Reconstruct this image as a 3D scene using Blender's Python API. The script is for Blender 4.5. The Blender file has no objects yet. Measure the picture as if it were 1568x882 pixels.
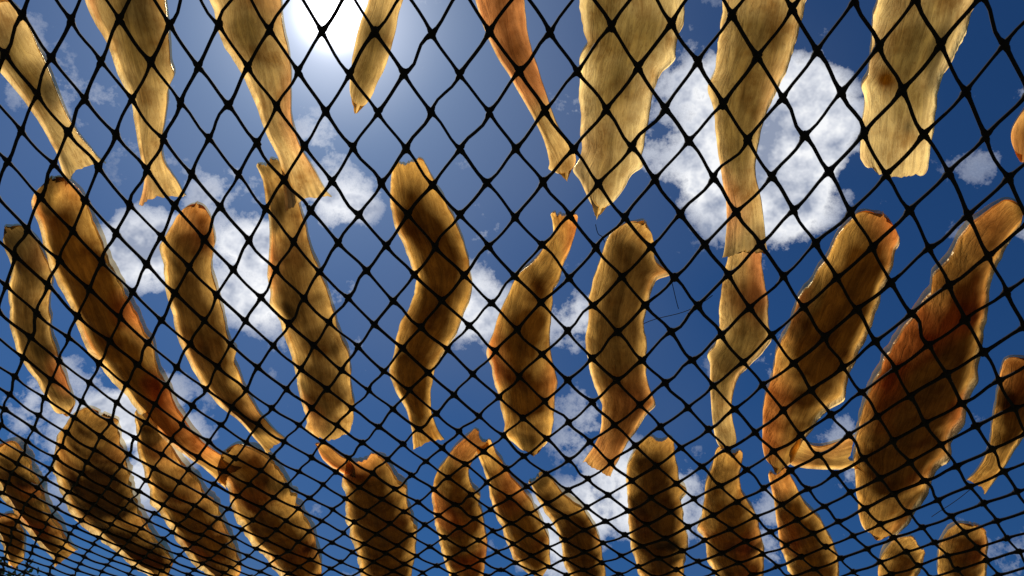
import bpy, math, random
from mathutils import Vector, Matrix, noise
random.seed(7)
rad=math.radians
scene=bpy.context.scene
# ---------------- camera
TH,RO=rad(39.4),rad(8.0)
C=Vector((0,0,1.1))
F=Vector((0,math.cos(TH),math.sin(TH)));R0=Vector((1,0,0));U0=Vector((0,-math.sin(TH),math.cos(TH)))
R=R0*math.cos(RO)+U0*math.sin(RO);U=U0*math.cos(RO)-R0*math.sin(RO)
cam=bpy.data.cameras.new("camera");co=bpy.data.objects.new("camera",cam);scene.collection.objects.link(co)
co.matrix_world=Matrix(((R.x,U.x,-F.x,C.x),(R.y,U.y,-F.y,C.y),(R.z,U.z,-F.z,C.z),(0,0,0,1)))
cam.lens=24;cam.sensor_width=36;cam.clip_start=.02;cam.clip_end=3000
scene.camera=co
# survey helper: bearings measured from the photograph, intersected with the real net surface to
# recover the world position where each fish lies ON the rack (a,b = across / along the rack)
def D(x,y): return (F+R*((x-784)/1045)-U*((y-441)/1045))
PSI=rad(9);cp,sp=math.cos(PSI),math.sin(PSI)
def ab2w(a,b): return (a*cp+b*sp,-a*sp+b*cp)
def w2ab(X,Y): return (X*cp-Y*sp,X*sp+Y*cp)
def surf(a,b):
    bb=b if b>.15 else .15+(b-.15)*.15
    return 1.41+.65*math.exp(-bb/.35)+.006*math.sin(3.1*a+1)+.005*math.sin(5*b+2*a)+.004*math.sin(9*a-3*b)
def P(x,y):
    d=D(x,y);lo,hi=0.05,5
    for i in range(40):
        t=(lo+hi)/2;a,b=w2ab(d.x*t,d.y*t)
        if C.z+d.z*t<surf(a,b): lo=t
        else: hi=t
    return a,b
# ---------------- node helpers
def newmat(n):
    m=bpy.data.materials.new(n);m.use_nodes=True;nt=m.node_tree
    for x in list(nt.nodes): nt.nodes.remove(x)
    return m,nt,nt.nodes.new("ShaderNodeOutputMaterial")
def N(nt,t,**k):
    n=nt.nodes.new(t)
    for a,b in k.items():
        if a.startswith("i_"): n.inputs[a[2:].replace("_"," ")].default_value=b
        else: setattr(n,a,b)
    return n
def math_n(nt,op,a,b=None,clamp=False):
    n=nt.nodes.new("ShaderNodeMath");n.operation=op;n.use_clamp=clamp
    for i,v in enumerate((a,b)):
        if v is None: continue
        if isinstance(v,(int,float)): n.inputs[i].default_value=v
        else: nt.links.new(v,n.inputs[i])
    return n.outputs[0]
def mixc(nt,f,a,b,bt='MIX'):
    n=nt.nodes.new("ShaderNodeMix");n.data_type='RGBA';n.blend_type=bt
    for i,v in ((0,f),(6,a),(7,b)):
        if isinstance(v,(int,float)): n.inputs[i].default_value=v
        elif isinstance(v,tuple): n.inputs[i].default_value=(*v,1)
        else: nt.links.new(v,n.inputs[i])
    return n.outputs[2]
def ramp(nt,fac,stops):
    n=nt.nodes.new("ShaderNodeValToRGB")
    while len(n.color_ramp.elements)<len(stops): n.color_ramp.elements.new(.5)
    for e,(p,c) in zip(n.color_ramp.elements,stops): e.position=p;e.color=(*c,1)
    nt.links.new(fac,n.inputs[0]);return n.outputs[0]
# ---------------- sun + world
sd=Vector((-0.2846,0.4891,0.8245)).normalized()
el=math.asin(sd.z);az=math.atan2(sd.x,sd.y)
sl=bpy.data.lights.new("sun",'SUN');sl.energy=5;sl.angle=rad(.5);sl.color=(1,.94,.83)
so=bpy.data.objects.new("sun",sl);scene.collection.objects.link(so);so.rotation_euler=sd.to_track_quat('Z','Y').to_euler();so.location=(0,0,6)
w=bpy.data.worlds.new("World");scene.world=w;w.use_nodes=True;nt=w.node_tree
w.cycles.sampling_method='MANUAL';w.cycles.sample_map_resolution=256
for x in list(nt.nodes): nt.nodes.remove(x)
out=nt.nodes.new("ShaderNodeOutputWorld");bg=nt.nodes.new("ShaderNodeBackground");nt.links.new(bg.outputs[0],out.inputs[0])
STR=.08;bg.inputs[1].default_value=STR
sky=N(nt,"ShaderNodeTexSky",sky_type='NISHITA',sun_disc=False,sun_elevation=el,sun_rotation=az,altitude=200,air_density=1.0,dust_density=.5,ozone_density=3)
tc=nt.nodes.new("ShaderNodeTexCoord");dirv=tc.outputs['Generated']
skyc=mixc(nt,1.0,sky.outputs[0],(.135,.335,.57),'MULTIPLY')
blobs=[(1050,220,100,.30),(1170,190,100,.28),(1255,230,100,.32),(1170,310,85,.3),
(520,255,75,.32),(375,320,65,.32),(390,420,65,.3),(230,385,55,.28),(545,370,80,.17),
(738,470,50,.32),(862,500,50,.31),(865,640,55,.3),(950,750,60,.3),(120,610,60,.28),(270,630,55,.28),(190,700,65,.3),(1160,815,60,.3),(850,810,60,.3),(1050,800,60,.3)]
n1=N(nt,"ShaderNodeTexNoise",i_Scale=8.5,i_Detail=7.0,i_Roughness=.63);nt.links.new(dirv,n1.inputs['Vector'])
dens=math_n(nt,'ADD',math_n(nt,'MULTIPLY',math_n(nt,'SUBTRACT',n1.outputs['Fac'],.5),1.6),.5)
for (x,y,r,a) in blobs:
    c=D(x,y).normalized();rr=r*1.5/1045
    vm=nt.nodes.new("ShaderNodeVectorMath");vm.operation='DOT_PRODUCT';nt.links.new(dirv,vm.inputs[0]);vm.inputs[1].default_value=c
    mr=nt.nodes.new("ShaderNodeMapRange");mr.interpolation_type='SMOOTHSTEP';nt.links.new(vm.outputs['Value'],mr.inputs[0])
    mr.inputs[1].default_value=math.cos(rr);mr.inputs[2].default_value=math.cos(rr*.25);mr.inputs[3].default_value=0;mr.inputs[4].default_value=a
    dens=math_n(nt,'ADD',dens,mr.outputs[0])
dd=math_n(nt,'SUBTRACT',dens,.67)
alpha=math_n(nt,'MULTIPLY',dd,5.0,True)
alpha=math_n(nt,'MULTIPLY',alpha,.97)
n2=N(nt,"ShaderNodeTexNoise",i_Scale=17.0,i_Detail=4.0,i_Roughness=.6);nt.links.new(dirv,n2.inputs['Vector'])
shade=math_n(nt,'ADD',math_n(nt,'MULTIPLY',dd,.45),math_n(nt,'MULTIPLY',math_n(nt,'SUBTRACT',n2.outputs['Fac'],.45),2.8))
K=1/STR
cc=ramp(nt,shade,[(0,(.97,.98,1.0)),(.25,(.72,.75,.82)),(.75,(.28,.33,.45))])
ccs=mixc(nt,1.0,cc,(K,K,K),'MULTIPLY')
n3=N(nt,"ShaderNodeTexNoise",i_Scale=2.6,i_Detail=2.0);nt.links.new(dirv,n3.inputs['Vector'])
hz=ramp(nt,n3.outputs['Fac'],[(.45,(0,0,0)),(.75,(.25,.25,.25))])
base=mixc(nt,hz,skyc,(.14*K,.18*K,.27*K))
full=mixc(nt,alpha,base,ccs)
vm=nt.nodes.new("ShaderNodeVectorMath");vm.operation='DOT_PRODUCT';nt.links.new(dirv,vm.inputs[0]);vm.inputs[1].default_value=sd
dot=math_n(nt,'MAXIMUM',vm.outputs['Value'],0.0)
au=math_n(nt,'ADD',math_n(nt,'MULTIPLY',math_n(nt,'POWER',dot,2300.0),6*K),math_n(nt,'ADD',math_n(nt,'MULTIPLY',math_n(nt,'POWER',dot,200.0),.60*K),math_n(nt,'MULTIPLY',math_n(nt,'POWER',dot,16.0),.14*K)))
auc=mixc(nt,1.0,(1.0,.98,1.0),au,'MULTIPLY')
fin=mixc(nt,1.0,full,auc,'ADD')
nt.links.new(fin,bg.inputs[0])
# ---------------- materials
m_net,t,o=newmat("net_twine")
b=N(t,"ShaderNodeBsdfPrincipled",i_Roughness=.9);b.inputs['Base Color'].default_value=(.010,.008,.010,1);b.inputs['Specular IOR Level'].default_value=.12
t.links.new(b.outputs[0],o.inputs[0])
def fishmat(name,upper):
    m,t,o=newmat(name)
    at=N(t,"ShaderNodeAttribute",attribute_name="flesh")
    mx=t.nodes.new("ShaderNodeMixShader");t.links.new(mx.outputs[0],o.inputs[0])
    if upper:
        p=N(t,"ShaderNodeBsdfDiffuse");t.links.new(at.outputs['Color'],p.inputs['Color'])
        tr=N(t,"ShaderNodeBsdfTransparent");tr.inputs[0].default_value=(1,.90,.70,1)
        t.links.new(math_n(t,'ADD',math_n(t,'MULTIPLY',at.outputs['Alpha'],.60),.02),mx.inputs[0])
        t.links.new(tr.outputs[0],mx.inputs[1]);t.links.new(p.outputs[0],mx.inputs[2])
        return m
    uv=N(t,"ShaderNodeUVMap",uv_map="along")
    mp=t.nodes.new("ShaderNodeMapping");mp.inputs['Scale'].default_value=(2.2,12,1);t.links.new(uv.outputs[0],mp.inputs[0])
    ns=N(t,"ShaderNodeTexNoise",i_Scale=1.7,i_Detail=5.0,i_Roughness=.6,i_Distortion=.8);t.links.new(mp.outputs[0],ns.inputs['Vector'])
    tc=t.nodes.new("ShaderNodeTexCoord")
    nb=N(t,"ShaderNodeTexNoise",i_Scale=34.0,i_Detail=4.0,i_Roughness=.55);t.links.new(tc.outputs['Object'],nb.inputs['Vector'])
    # thin lines darkened where the noise crosses mid value: painted crease shade for skin folds
    rid=math_n(t,'ABSOLUTE',math_n(t,'SUBTRACT',ns.outputs[0],.5))
    cre=ramp(t,rid,[(0,(.74,.66,.56)),(.022,(1,1,1))])
    r1=ramp(t,ns.outputs[0],[(.3,(.70,.62,.52)),(.5,(1,1,1)),(.68,(1.22,1.18,1.06))])
    r2=ramp(t,nb.outputs[0],[(.30,(.56,.44,.32)),(.5,(.98,.95,.90)),(.70,(1.3,1.28,1.2))])
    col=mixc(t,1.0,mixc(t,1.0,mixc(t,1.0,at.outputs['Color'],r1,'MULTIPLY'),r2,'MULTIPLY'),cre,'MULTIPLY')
    hs=math_n(t,'ADD',math_n(t,'MULTIPLY',ns.outputs[0],.5),nb.outputs[0])
    bp=N(t,"ShaderNodeBump",i_Strength=.7,i_Distance=.006);t.links.new(hs,bp.inputs['Height'])
    p=N(t,"ShaderNodeBsdfPrincipled",i_Roughness=.28);t.links.new(col,p.inputs['Base Color']);t.links.new(bp.outputs[0],p.inputs['Normal'])
    p.inputs['Specular IOR Level'].default_value=.4
    tl=N(t,"ShaderNodeBsdfTranslucent");t.links.new(col,tl.inputs[0]);t.links.new(bp.outputs[0],tl.inputs[1]);mx.inputs[0].default_value=.15
    t.links.new(tl.outputs[0],mx.inputs[1]);t.links.new(p.outputs[0],mx.inputs[2])
    return m
m_flesh=fishmat("dried_flesh",False);m_skin=fishmat("dried_skin",True)
def simple(name,c1,c2,scale,rough=.9,stretch=(1,1,1)):
    m,t,o=newmat(name);b=N(t,"ShaderNodeBsdfPrincipled",i_Roughness=rough)
    tc=t.nodes.new("ShaderNodeTexCoord");mp=t.nodes.new("ShaderNodeMapping");mp.inputs['Scale'].default_value=stretch;t.links.new(tc.outputs['Object'],mp.inputs[0])
    n=N(t,"ShaderNodeTexNoise",i_Scale=scale,i_Detail=6.0,i_Roughness=.65);t.links.new(mp.outputs[0],n.inputs['Vector'])
    t.links.new(ramp(t,n.outputs[0],[(.35,c1),(.65,c2)]),b.inputs['Base Color'])
    t.links.new(b.outputs[0],o.inputs[0]);return m
m_ground=simple("grassy_ground",(.05,.075,.025),(.13,.12,.06),.9)
m_wood=simple("weathered_timber",(.05,.04,.03),(.14,.11,.08),9,.85,(1,1,1))
m_leaf=simple("leaves",(.035,.07,.02),(.09,.14,.035),3)
m_bark=simple("bark",(.06,.045,.03),(.14,.11,.08),8)
def mesh_obj(name,v,f,mats,smooth=True,parent=None,mi=None):
    me=bpy.data.meshes.new(name);me.from_pydata(v,[],f)
    for m in mats: me.materials.append(m)
    if mi: me.polygons.foreach_set("material_index",mi)
    if smooth: me.polygons.foreach_set("use_smooth",[True]*len(me.polygons))
    me.update();ob=bpy.data.objects.new(name,me);scene.collection.objects.link(ob)
    if parent: ob.parent=parent
    return ob
# ---------------- net
V=[];Fc=[]
def tube(pts,rads,sides=6):
    base=len(V)
    n=len(pts)
    for i,(p,r) in enumerate(zip(pts,rads)):
        t=(pts[min(i+1,n-1)]-pts[max(i-1,0)]).normalized()
        s=t.cross(Vector((0,0,1)))
        if s.length<1e-4: s=Vector((1,0,0))
        s.normalize();u=s.cross(t)
        for k in range(sides):
            an=2*math.pi*k/sides
            V.append(p+s*(math.cos(an)*r)+u*(math.sin(an)*r))
    for i in range(n-1):
        for k in range(sides):
            a=base+i*sides+k;b_=base+i*sides+(k+1)%sides
            Fc.append((a,b_,b_+sides,a+sides))
    Fc.append(tuple(base+k for k in range(sides))[::-1]);Fc.append(tuple(base+(n-1)*sides+k for k in range(sides)))
WA,WB=.0520,.063
A0,A1,B0,B1=-1.95,1.35,-.35,2.0
nodes={}
def node(i,j):
    if (i,j) in nodes: return nodes[(i,j)]
    a=A0+i*WA/2;b=B0+j*WB/2
    q=Vector((a*2.2,b*2.2,3));a2=a+.014*noise.noise(q)+random.uniform(-1,1)*.0013;b2=b+.020*noise.noise(q+Vector((9,4,1)))+random.uniform(-1,1)*.0017
    X,Y=ab2w(a2,b2);nodes[(i,j)]=Vector((X,Y,surf(a2,b2)+random.uniform(-1,1)*.001));return nodes[(i,j)]
NI=int((A1-A0)/(WA/2));NJ=int((B1-B0)/(WB/2))
ts=[0,.07,.15,.3,.5,.7,.85,.93,1]
for i in range(NI+1):
    for j in range(NJ+1):
        if (i+j)%2: continue
        p=node(i,j)
        ax=Vector((random.uniform(-.5,.5),1,random.uniform(-.2,.2))).normalized();L=.0046*random.uniform(.85,1.2)
        s=random.uniform(.85,1.15)
        tube([p-ax*L,p-ax*L*.75,p-ax*L*.2,p+ax*L*.3,p+ax*L*.8,p+ax*L],[.0010,.0027*s,.0036*s,.0033*s,.0026*s,.0009],8)
        for di in (1,-1):
            if 0<=i+di<=NI and j+1<=NJ:
                q=node(i+di,j+1);d=q-p;sd_=d.cross(Vector((0,0,1))).normalized()
                am=random.gauss(0,.0008);am2=random.gauss(0,.0009);dz=-abs(random.gauss(0,.0010))
                r=.00165*random.uniform(.88,1.15)
                pts=[p+d*t+sd_*(am*math.sin(2*math.pi*t)+am2*math.sin(math.pi*t))+Vector((0,0,dz*math.sin(math.pi*t))) for t in ts]
                tube(pts,[r*1.5,r*1.7,r*1.15,r,r,r,r*1.15,r*1.7,r*1.5],5)
mesh_obj("fishing_net",V,Fc,[m_net])
# ---------------- fish : name, tone(0 pale,1 golden brown,2 dark), redness, spine, ends
fish=[
("A",.4,.5,[(-18,0,34),(8,70,38),(45,135,28),(75,190,20),(97,228,19),(122,268,25)],'r','f'),
("B",.5,.9,[(178,-60,62),(182,0,60),(207,95,43),(222,165,28),(224,230,17),(231,270,16),(240,312,25)],'r','f'),
("C",.45,.7,[(362,-60,58),(372,0,54),(385,60,46),(406,120,34),(421,195,21),(442,250,20),(466,316,25)],'r','f'),
("D",.5,.0,[(600,-50,30),(590,0,26),(575,50,27),(562,100,26),(552,140,21),(543,178,15)],'r','r'),
("E",.55,.8,[(752,-60,42),(762,0,37),(783,80,28),(812,140,20),(838,200,14),(858,245,20),(868,278,18)],'r','r'),
("F",.12,.3,[(985,-60,70),(970,0,80),(965,50,78),(952,105,66),(942,155,57),(938,205,53),(935,250,49),(923,300,37),(913,350,15)],'r','r'),
("G",.4,1.,[(1190,-60,62),(1176,0,62),(1165,60,60),(1147,120,52),(1131,195,38),(1132,260,27),(1140,320,26),(1143,398,24)],'r','f'),
("H",.18,.5,[(1440,-60,84),(1425,0,80),(1410,60,70),(1387,130,56),(1380,200,56),(1374,275,50)],'r','b'),
("I",.8,.9,[(1590,150,14),(1575,210,24),(1568,255,16)],'r','r'),
("J",1.,.9,[(74,278,24),(85,335,38),(110,400,42),(137,460,43),(165,520,43),(190,562,38),(217,605,30),(248,650,22),(292,698,15),(350,738,14)],'r','f'),
("K",.8,.9,[(5,352,18),(32,395,24),(40,440,31),(38,490,30),(50,540,27),(75,592,22),(102,642,18)],'r','r'),
("L",.9,.5,[(298,318,16),(287,368,36),(282,420,38),(292,470,38),(310,530,35),(335,590,26),(370,640,18),(418,692,13)],'r','f'),
("M",.85,.8,[(397,268,17),(413,308,21),(428,370,27),(436,430,37),(455,490,41),(475,550,42),(488,610,42),(496,655,37),(502,692,27)],'b','b'),
("N",1.25,.3,[(622,255,22),(630,305,36),(655,370,45),(676,430,42),(665,490,42),(640,540,38),(630,590,31),(640,640,18),(654,685,17)],'b','f'),
("O",1.1,.9,[(864,336,22),(862,370,18),(843,410,20),(820,450,32),(803,500,42),(797,560,46),(805,610,45),(812,660,36),(818,702,22)],'b','r'),
("P",.85,.6,[(988,345,14),(968,382,34),(958,430,46),(944,490,44),(942,540,46),(950,590,42),(957,632,37),(938,685,22),(916,728,16)],'r','f'),
("Q",.6,.8,[(1146,402,24),(1142,440,30),(1143,500,39),(1138,545,37),(1113,592,24),(1107,650,16),(1118,712,17)],'b','r'),
("R",1.2,.9,[(1354,333,28),(1335,380,42),(1310,440,50),(1280,500,57),(1250,560,58),(1225,620,48),(1202,680,33),(1190,728,20)],'r','r'),
("S",1.5,.9,[(1572,325,24),(1520,375,32),(1490,430,38),(1470,490,50),(1440,560,65),(1405,640,75),(1378,710,66),(1365,770,55),(1345,835,24)],'r','r'),
("T",1.5,.5,[(1590,560,40),(1568,610,36),(1550,665,28),(1530,710,16),(1500,752,12)],'r','f'),
("U",1.4,.9,[(-10,690,20),(8,730,28),(25,765,28),(55,812,20),(95,864,15)],'r','f'),
("V",1.8,.3,[(150,640,24),(128,690,50),(140,760,52),(175,812,38),(210,852,26),(255,888,18)],'r','r'),
("W",1.2,.5,[(208,648,15),(225,710,24),(255,770,34),(290,822,38),(325,875,30),(350,910,16)],'b','r'),
("X",1.3,.5,[(338,702,18),(378,742,40),(405,800,46),(440,850,40),(475,905,22)],'r','r'),
("Y",1.4,.6,[(550,712,24),(560,750,38),(575,800,48),(588,850,46),(592,905,36),(596,950,16)],'b','r'),
("Z",1.1,.7,[(738,678,16),(706,710,17),(690,750,28),(700,800,37),(710,850,35),(714,905,24)],'b','r'),
("a",1.1,.6,[(738,688,12),(758,738,16),(785,790,28),(808,840,30),(828,888,18)],'b','r'),
("b",1.5,.5,[(818,742,15),(848,780,18),(880,820,28),(895,870,30),(905,915,20)],'b','r'),
("c",1.6,.3,[(1010,680,22),(1000,730,38),(1004,790,42),(1010,850,42),(1016,910,28)],'b','r'),
("d",1.2,.6,[(1120,700,20),(1108,760,27),(1118,810,42),(1130,870,42),(1145,925,24)],'b','r'),
("e",1.1,.5,[(1192,730,15),(1210,785,23),(1233,838,38),(1250,885,38),(1262,930,20)],'b','r'),
("f",.9,.5,[(1205,706,24),(1255,722,16),(1312,718,17)],'r','f'),
("g",1.0,.5,[(1410,845,16),(1385,868,30),(1372,910,30)],'b','r'),
("h",1.2,.5,[(1492,810,22),(1480,850,36),(1476,900,36),(1470,940,20)],'r','r'),
("i",1.2,.5,[(0,795,16),(14,835,18),(22,872,10)],'r','r'),
("j",1.0,.9,[(480,692,7),(508,715,11),(540,740,13)],'r','r'),
]
# fin stubs / bulges: (position along, side, amplitude, width)
BUMP={"P":[(.21,-1,.50,.022),(.74,-1,.28,.03)],"O":[(.60,1,.2,.03),(.36,-1,-.15,.04),(.9,1,.25,.03)],"S":[(.30,1,.18,.03),(.52,-1,.14,.03),(.72,-1,.16,.03)],
"F":[(.36,-1,.16,.04),(.36,1,-.10,.03),(.86,1,.3,.03),(.8,-1,.2,.02)],"M":[(.47,1,.20,.03),(.93,1,.2,.02)],"N":[(.42,-1,.12,.04),(.72,1,.16,.03)],"R":[(.1,-1,.2,.03),(.42,1,.12,.03),(.66,-1,.2,.03)],
"J":[(.06,1,.2,.03),(.55,-1,.16,.03)],"L":[(.2,1,.15,.03),(.65,-1,.25,.02)],"G":[(.15,1,.1,.05),(.5,1,.2,.03)],"B":[(.42,-1,.25,.03)],"H":[(.66,1,.12,.03)],"Q":[(.45,-1,.18,.04),(.62,1,.3,.03)],
"E":[(.9,1,.3,.03)],"V":[(.3,1,.1,.05)],"c":[(.4,-1,.2,.03)],"d":[(.5,1,.2,.03)],"Y":[(.3,-1,.2,.03)],"X":[(.15,1,.3,.03),(.5,-1,.2,.02)],"Z":[(.5,-1,.2,.03)],"b":[(.4,-1,.2,.04)],"W":[(.4,1,.2,.03)]}
DARK={"K":[(.08,.16,.9)],"Q":[(1,.08,.8)],"G":[(.97,.07,.6)],"M":[(.03,.05,.7)],"b":[(.0,.12,.6)],"Z":[(0,.12,.6)],"J":[(.0,.03,.5)],"X":[(.05,.12,.4)],"R":[(.97,.05,.5)]}
def cr(p0,p1,p2,p3,t):
    return .5*((2*p1)+(-p0+p2)*t+(2*p0-5*p1+4*p2-p3)*t*t+(-p0+3*p1-3*p2+p3)*t**3)
def lerp3(a,b,t): return Vector(a)*(1-t)+Vector(b)*t
def build_fish(idx,nm,tone,red,ctrl,head,tail,lift):
    pts=[Vector(c) for c in ctrl];n=len(pts)
    NU=max(70,n*18);NS=28
    rows=[]
    for k in range(NU+1):
        f=k/NU*(n-1);i=min(int(f),n-2);t=f-i
        rows.append(cr(pts[max(i-1,0)],pts[i],pts[i+1],pts[min(i+2,n-1)],t))
    cen=[Vector(((r[0]+r[2])/2,(r[1]+r[3])/2)) for r in rows]
    half=[Vector(((r[2]-r[0])/2,(r[3]-r[1])/2)) for r in rows]
    Ltot=sum((cen[k+1]-cen[k]).length for k in range(NU))
    wmax=max(h.length for h in half)
    sx=idx*7.31
    P_=[];COL=[];UVc=[]
    for k in range(NU+1):
        u=k/NU
        tg=(cen[min(k+1,NU)]-cen[max(k-1,0)]).normalized()
        for q in range(NS+1):
            s=math.sin((-1+2*q/NS)*math.pi/2)
            sg=1 if s>0 else -1
            le=u*Ltot
            ed=1+.11*noise.noise(Vector((le*26,sg*5+sx,0)))+.05*noise.noise(Vector((le*75,sg*5+sx,3)))+.015*noise.noise(Vector((le*200,sg*5,sx)))
            for (u0,sd0,am,ww) in BUMP.get(nm,()):
                if sg==sd0: ed+=am*math.exp(-((u-u0)/ww)**2)*abs(s)**2
            fl=1
            eL=.022
            d0=u*Ltot;d1=(1-u)*Ltot
            for dd_,kind in ((d0,head),(d1,tail)):
                if kind=='r' and dd_<eL: fl=min(fl,math.sqrt(max(0,1-(1-dd_/eL)**2))*.8+.2)
                if kind=='b' and dd_<.008: fl*=.78+.22*math.sqrt(dd_/.008)
                if kind=='f' and dd_<.04: fl*=1+.5*(1-dd_/.04)**1.5
            pos=cen[k]+half[k]*(s*ed*fl)
            sh=0
            for dd_,kind,di in ((d0,head,-1),(d1,tail,1)):
                g=max(0,1-dd_/.03)
                jit=.003*noise.noise(Vector((s*4,sx,di)))+.002*noise.noise(Vector((s*11,sx,di)))
                if kind=='f': sh+=di*g*(.009*abs(s)**1.5-.004+jit)
                else: sh+=di*g*(jit-(.006*s*s if kind=='r' else 0))
            pos=pos+tg*sh
            wl=half[k].length
            env=(.35+.65*min(1,min(d0,d1)/.06))*(.4+.6*(wl/wmax))
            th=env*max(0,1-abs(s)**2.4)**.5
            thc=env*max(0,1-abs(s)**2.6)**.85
            UVc.append((le*10,s*half[k].length*10+idx*1.7))
            P_.append((pos.x,pos.y,s,u,th,le))
            pn=Vector((pos.x*12,pos.y*12,sx))
            big=noise.noise(pn);med=noise.noise(pn*2.7);fin_=noise.noise(pn*7)
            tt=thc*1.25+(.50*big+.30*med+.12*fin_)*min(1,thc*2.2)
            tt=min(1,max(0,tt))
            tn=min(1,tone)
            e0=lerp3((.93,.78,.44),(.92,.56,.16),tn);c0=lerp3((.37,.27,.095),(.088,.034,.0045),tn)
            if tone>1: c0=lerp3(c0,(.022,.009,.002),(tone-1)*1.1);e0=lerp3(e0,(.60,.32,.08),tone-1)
            c=lerp3(e0,c0,tt)  # backlit edge glow and rounded shading painted into the flesh colour
            rd=noise.noise(Vector((pos.x*15+3,pos.y*11,sx*2+5)))*2.2+.3*med+.25*abs(s)
            rd=max(0,min(1,rd-.45+red*.35))*red*.8
            c=lerp3(c,(c.x*.85+.04,c.y*.36,c.z*.3),rd)
            dk=noise.noise(Vector((pos.x*26,pos.y*19,sx+40)))
            if dk>.38: c=c*max(.3,1-(dk-.38)*4)
            if nm=='H':
                e_=math.exp(-(((u-.62)/.05)**2+((s-.45)/.3)**2));c=lerp3(c,(.16,.06,.004),min(1,1.3*e_*(.7+fin_)))
                e_=math.exp(-(((u-.80)/.03)**2+((s+.25)/.15)**2));c=c*(1-.7*e_)
            for (u0,ww,st) in DARK.get(nm,()): c=c*(1-st*math.exp(-((u-u0)/ww)**2))
            for dd_,kind in ((d0,head),(d1,tail)):
                if kind=='f' and dd_<.03:
                    g=1-dd_/.03;c=c*(1-g*.5*(.5+.5*math.sin(s*26)))
            c=c*(1-.35*math.exp(-((s+.15*big)/.10)**2)*th)
            if abs(s)>.94: c=lerp3(c,(1,.84,.50),(abs(s)-.94)/.06*.8)  # bright backlit rim painted along the outline
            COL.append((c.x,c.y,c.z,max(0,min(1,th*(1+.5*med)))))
    v=[];col=[]
    W1=NS+1
    for lay in (0,1):
        for kk,(a,b_,s,u,th,le) in enumerate(P_):
            X,Y=ab2w(a,b_);z=surf(a,b_)+.0036+lift
            wob=.0036*noise.noise(Vector((a*35,b_*35,sx)))
            T0=.018*min(1.3,wmax/.045)
            curl=(.85*T0)*abs(s)**2.2*min(1,th*1.5+.4)+.004*(abs(s)**3)*noise.noise(Vector((le*15,sx,1 if s>0 else 9)))
            if lay==0: zz=z+curl+max(wob,-.001)
            else: zz=z+curl+max(wob,-.001)+.0008+th*T0+.0015*noise.noise(Vector((a*60,b_*60,sx)))*th
            v.append((X,Y,zz));col.append(COL[kk])
    f=[];mi=[];off=(NU+1)*W1
    for k in range(NU):
        for q in range(NS):
            a=k*W1+q
            f.append((a,a+1,a+1+W1,a+W1));mi.append(0)
            f.append((a+off,a+W1+off,a+1+W1+off,a+1+off));mi.append(1)
        for q in (0,NS):
            a=k*W1+q;f.append((a,a+W1,a+W1+off,a+off));mi.append(1)
    for k in (0,NU):
        for q in range(NS):
            a=k*W1+q;f.append((a,a+1,a+1+off,a+off));mi.append(1)
    ob=mesh_obj("dried_fish",v,f,[m_flesh,m_skin],True,None,mi)
    me=ob.data
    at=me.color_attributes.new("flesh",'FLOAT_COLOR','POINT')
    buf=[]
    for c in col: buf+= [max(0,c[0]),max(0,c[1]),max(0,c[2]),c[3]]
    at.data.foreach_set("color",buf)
    uvl=me.uv_layers.new(name="along")
    nP=len(P_);ub=[]
    for l in me.loops:
        x=UVc[l.vertex_index%nP];ub+=[x[0],x[1]]
    uvl.data.foreach_set("uv",ub)
    return ob
for idx,(nm,tone,red,pl,hd,tl) in enumerate(fish):
    ctrl=[]
    for k,(x,y,hw) in enumerate(pl):
        a=pl[max(k-1,0)];b_=pl[min(k+1,len(pl)-1)]
        tx,ty=b_[0]-a[0],b_[1]-a[1];l=math.hypot(tx,ty);nx,ny=-ty/l,tx/l
        Lp=P(x-nx*hw,y-ny*hw);Rp=P(x+nx*hw,y+ny*hw)
        ctrl.append((Lp[0],Lp[1],Rp[0],Rp[1]))
    lift={'M':.014,'Q':.012,'f':.012,'j':.006,'W':.01,'F':.010,'Z':.0}.get(nm,0)
    build_fish(idx,nm,tone,red,ctrl,hd,tl,lift)
# thin loose line lying on the net
V=[];Fc=[]
for (p,q) in (((985,508),(1092,452)),((1015,412),(1040,470)),((1425,800),(1500,742)),((912,340),(925,385))):
    a=P(*p);b_=P(*q);pts=[]
    for i in range(13):
        t=i/12;aa=a[0]+(b_[0]-a[0])*t;bb=a[1]+(b_[1]-a[1])*t+.006*math.sin(t*4+p[0]);X,Y=ab2w(aa,bb);pts.append(Vector((X,Y,surf(aa,bb)+.004)))
    tube(pts,[.0004]*13,5)
mesh_obj("fishing_line",V,Fc,[m_net])
# ---------------- rack
rack=bpy.data.objects.new("drying_rack",None);scene.collection.objects.link(rack)
def pole(name,p,q,r,follow=False):
    global V,Fc
    V=[];Fc=[]
    n=16;pts=[]
    for i in range(n+1):
        t=i/n;a=p[0]+(q[0]-p[0])*t;b_=p[1]+(q[1]-p[1])*t;z=p[2]+(q[2]-p[2])*t
        if follow: z=surf(a,b_)-r-.006
        X,Y=ab2w(a,b_);pts.append(Vector((X,Y,z)))
    s=(pts[-1]-pts[0]).normalized()
    x=s.cross(Vector((0.1,.2,1))).normalized();y=s.cross(x)
    for i,pt in enumerate(pts):
        for k in range(12):
            an=2*math.pi*k/12;rr=r*(1+.10*noise.noise(Vector((k,i*.7,r*100))))
            V.append(pt+x*math.cos(an)*rr+y*math.sin(an)*rr)
    for i in range(n):
        for k in range(12):
            a=i*12+k;b_=i*12+(k+1)%12;Fc.append((a,b_,b_+12,a+12))
    Fc.append(tuple(range(12)));Fc.append(tuple(n*12+k for k in range(12)))
    return mesh_obj(name,V,Fc,[m_wood],True,rack)
pole("side_rail_left",(A0,B0-.05,0),(A0,B1+.05,0),.025,True)
pole("side_rail_right",(A1,B0-.05,0),(A1,B1+.05,0),.025,True)
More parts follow.
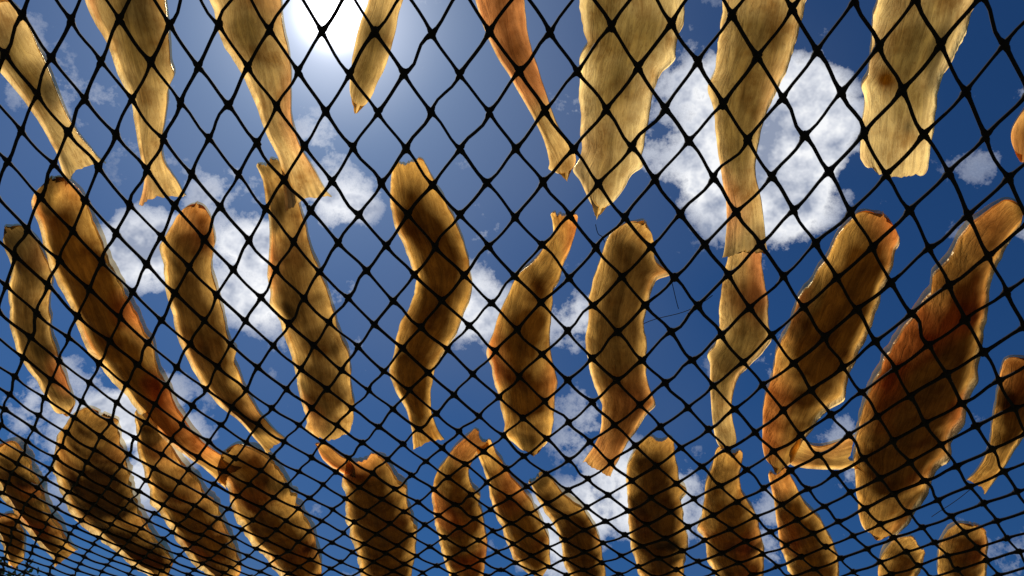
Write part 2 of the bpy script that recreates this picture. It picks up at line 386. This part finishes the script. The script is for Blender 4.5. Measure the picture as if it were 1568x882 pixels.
pole("far_rail",(A0-.05,B1,0),(A1+.05,B1,0),.025,True)
pole("near_rail",(A0-.05,B0,0),(A1+.05,B0,0),.025,True)
pa=P(150,883);pb=P(930,886)
pole("cross_bar",(pa[0],pa[1],0),(pb[0],pb[1],0),.012,True)
for i,(a,b_) in enumerate(((A0,B0),(A1,B0),(A0,B1),(A1,B1))): pole("post_%d"%(i+1),(a,b_,0),(a,b_,surf(a,b_)-.01),.035)
# ---------------- ground
mesh_obj("ground",[(-900,-900,0),(900,-900,0),(900,900,0),(-900,900,0)],[(0,1,2,3)],[m_ground],False)
# ---------------- trees
def tree(x,y,h,seed):
    global V,Fc
    rnd=random.Random(seed);V=[];Fc=[]
    base=Vector((x,y,0))
    tube([base,base+Vector((.1,0,h*.25)),base+Vector((.0,.15,h*.5)),base+Vector((.15,.1,h*.8))],[.2,.16,.12,.05],9)
    tips=[]
    for i in range(11):
        z=h*rnd.uniform(.35,.75);an=rnd.uniform(0,6.28);L=h*rnd.uniform(.2,.38)
        s=base+Vector((.05,.1,z));e=s+Vector((math.cos(an)*L,math.sin(an)*L,L*rnd.uniform(.3,.9)))
        tube([s,s.lerp(e,.5)+Vector((0,0,.15)),e],[.07,.045,.02],6);tips+= [e,s.lerp(e,.6)]
    tips.append(base+Vector((0,0,h*.9)))
    nb=len(Fc)
    for tp in tips:
        for k in range(200):
            d=Vector((rnd.gauss(0,.42),rnd.gauss(0,.42),rnd.gauss(0,.3)))*(h/6)
            c=tp+d;u=Vector([rnd.uniform(-1,1) for _ in range(3)]).normalized()*.11;w_=Vector([rnd.uniform(-1,1) for _ in range(3)]).normalized().cross(u)*.6
            b0=len(V);V.extend([c-u,c+w_,c+u,c-w_]);Fc.append((b0,b0+1,b0+2,b0+3))
    mesh_obj("tree",V,Fc,[m_bark,m_leaf],False,None,[0]*nb+[1]*(len(Fc)-nb))
tree(-14.5,21,6.2,1);tree(-18.5,20,6.6,2);tree(-11,25,5.6,3);tree(-22,17,6.5,4)
scene.view_settings.view_transform='Standard';scene.view_settings.look='None';scene.view_settings.exposure=0
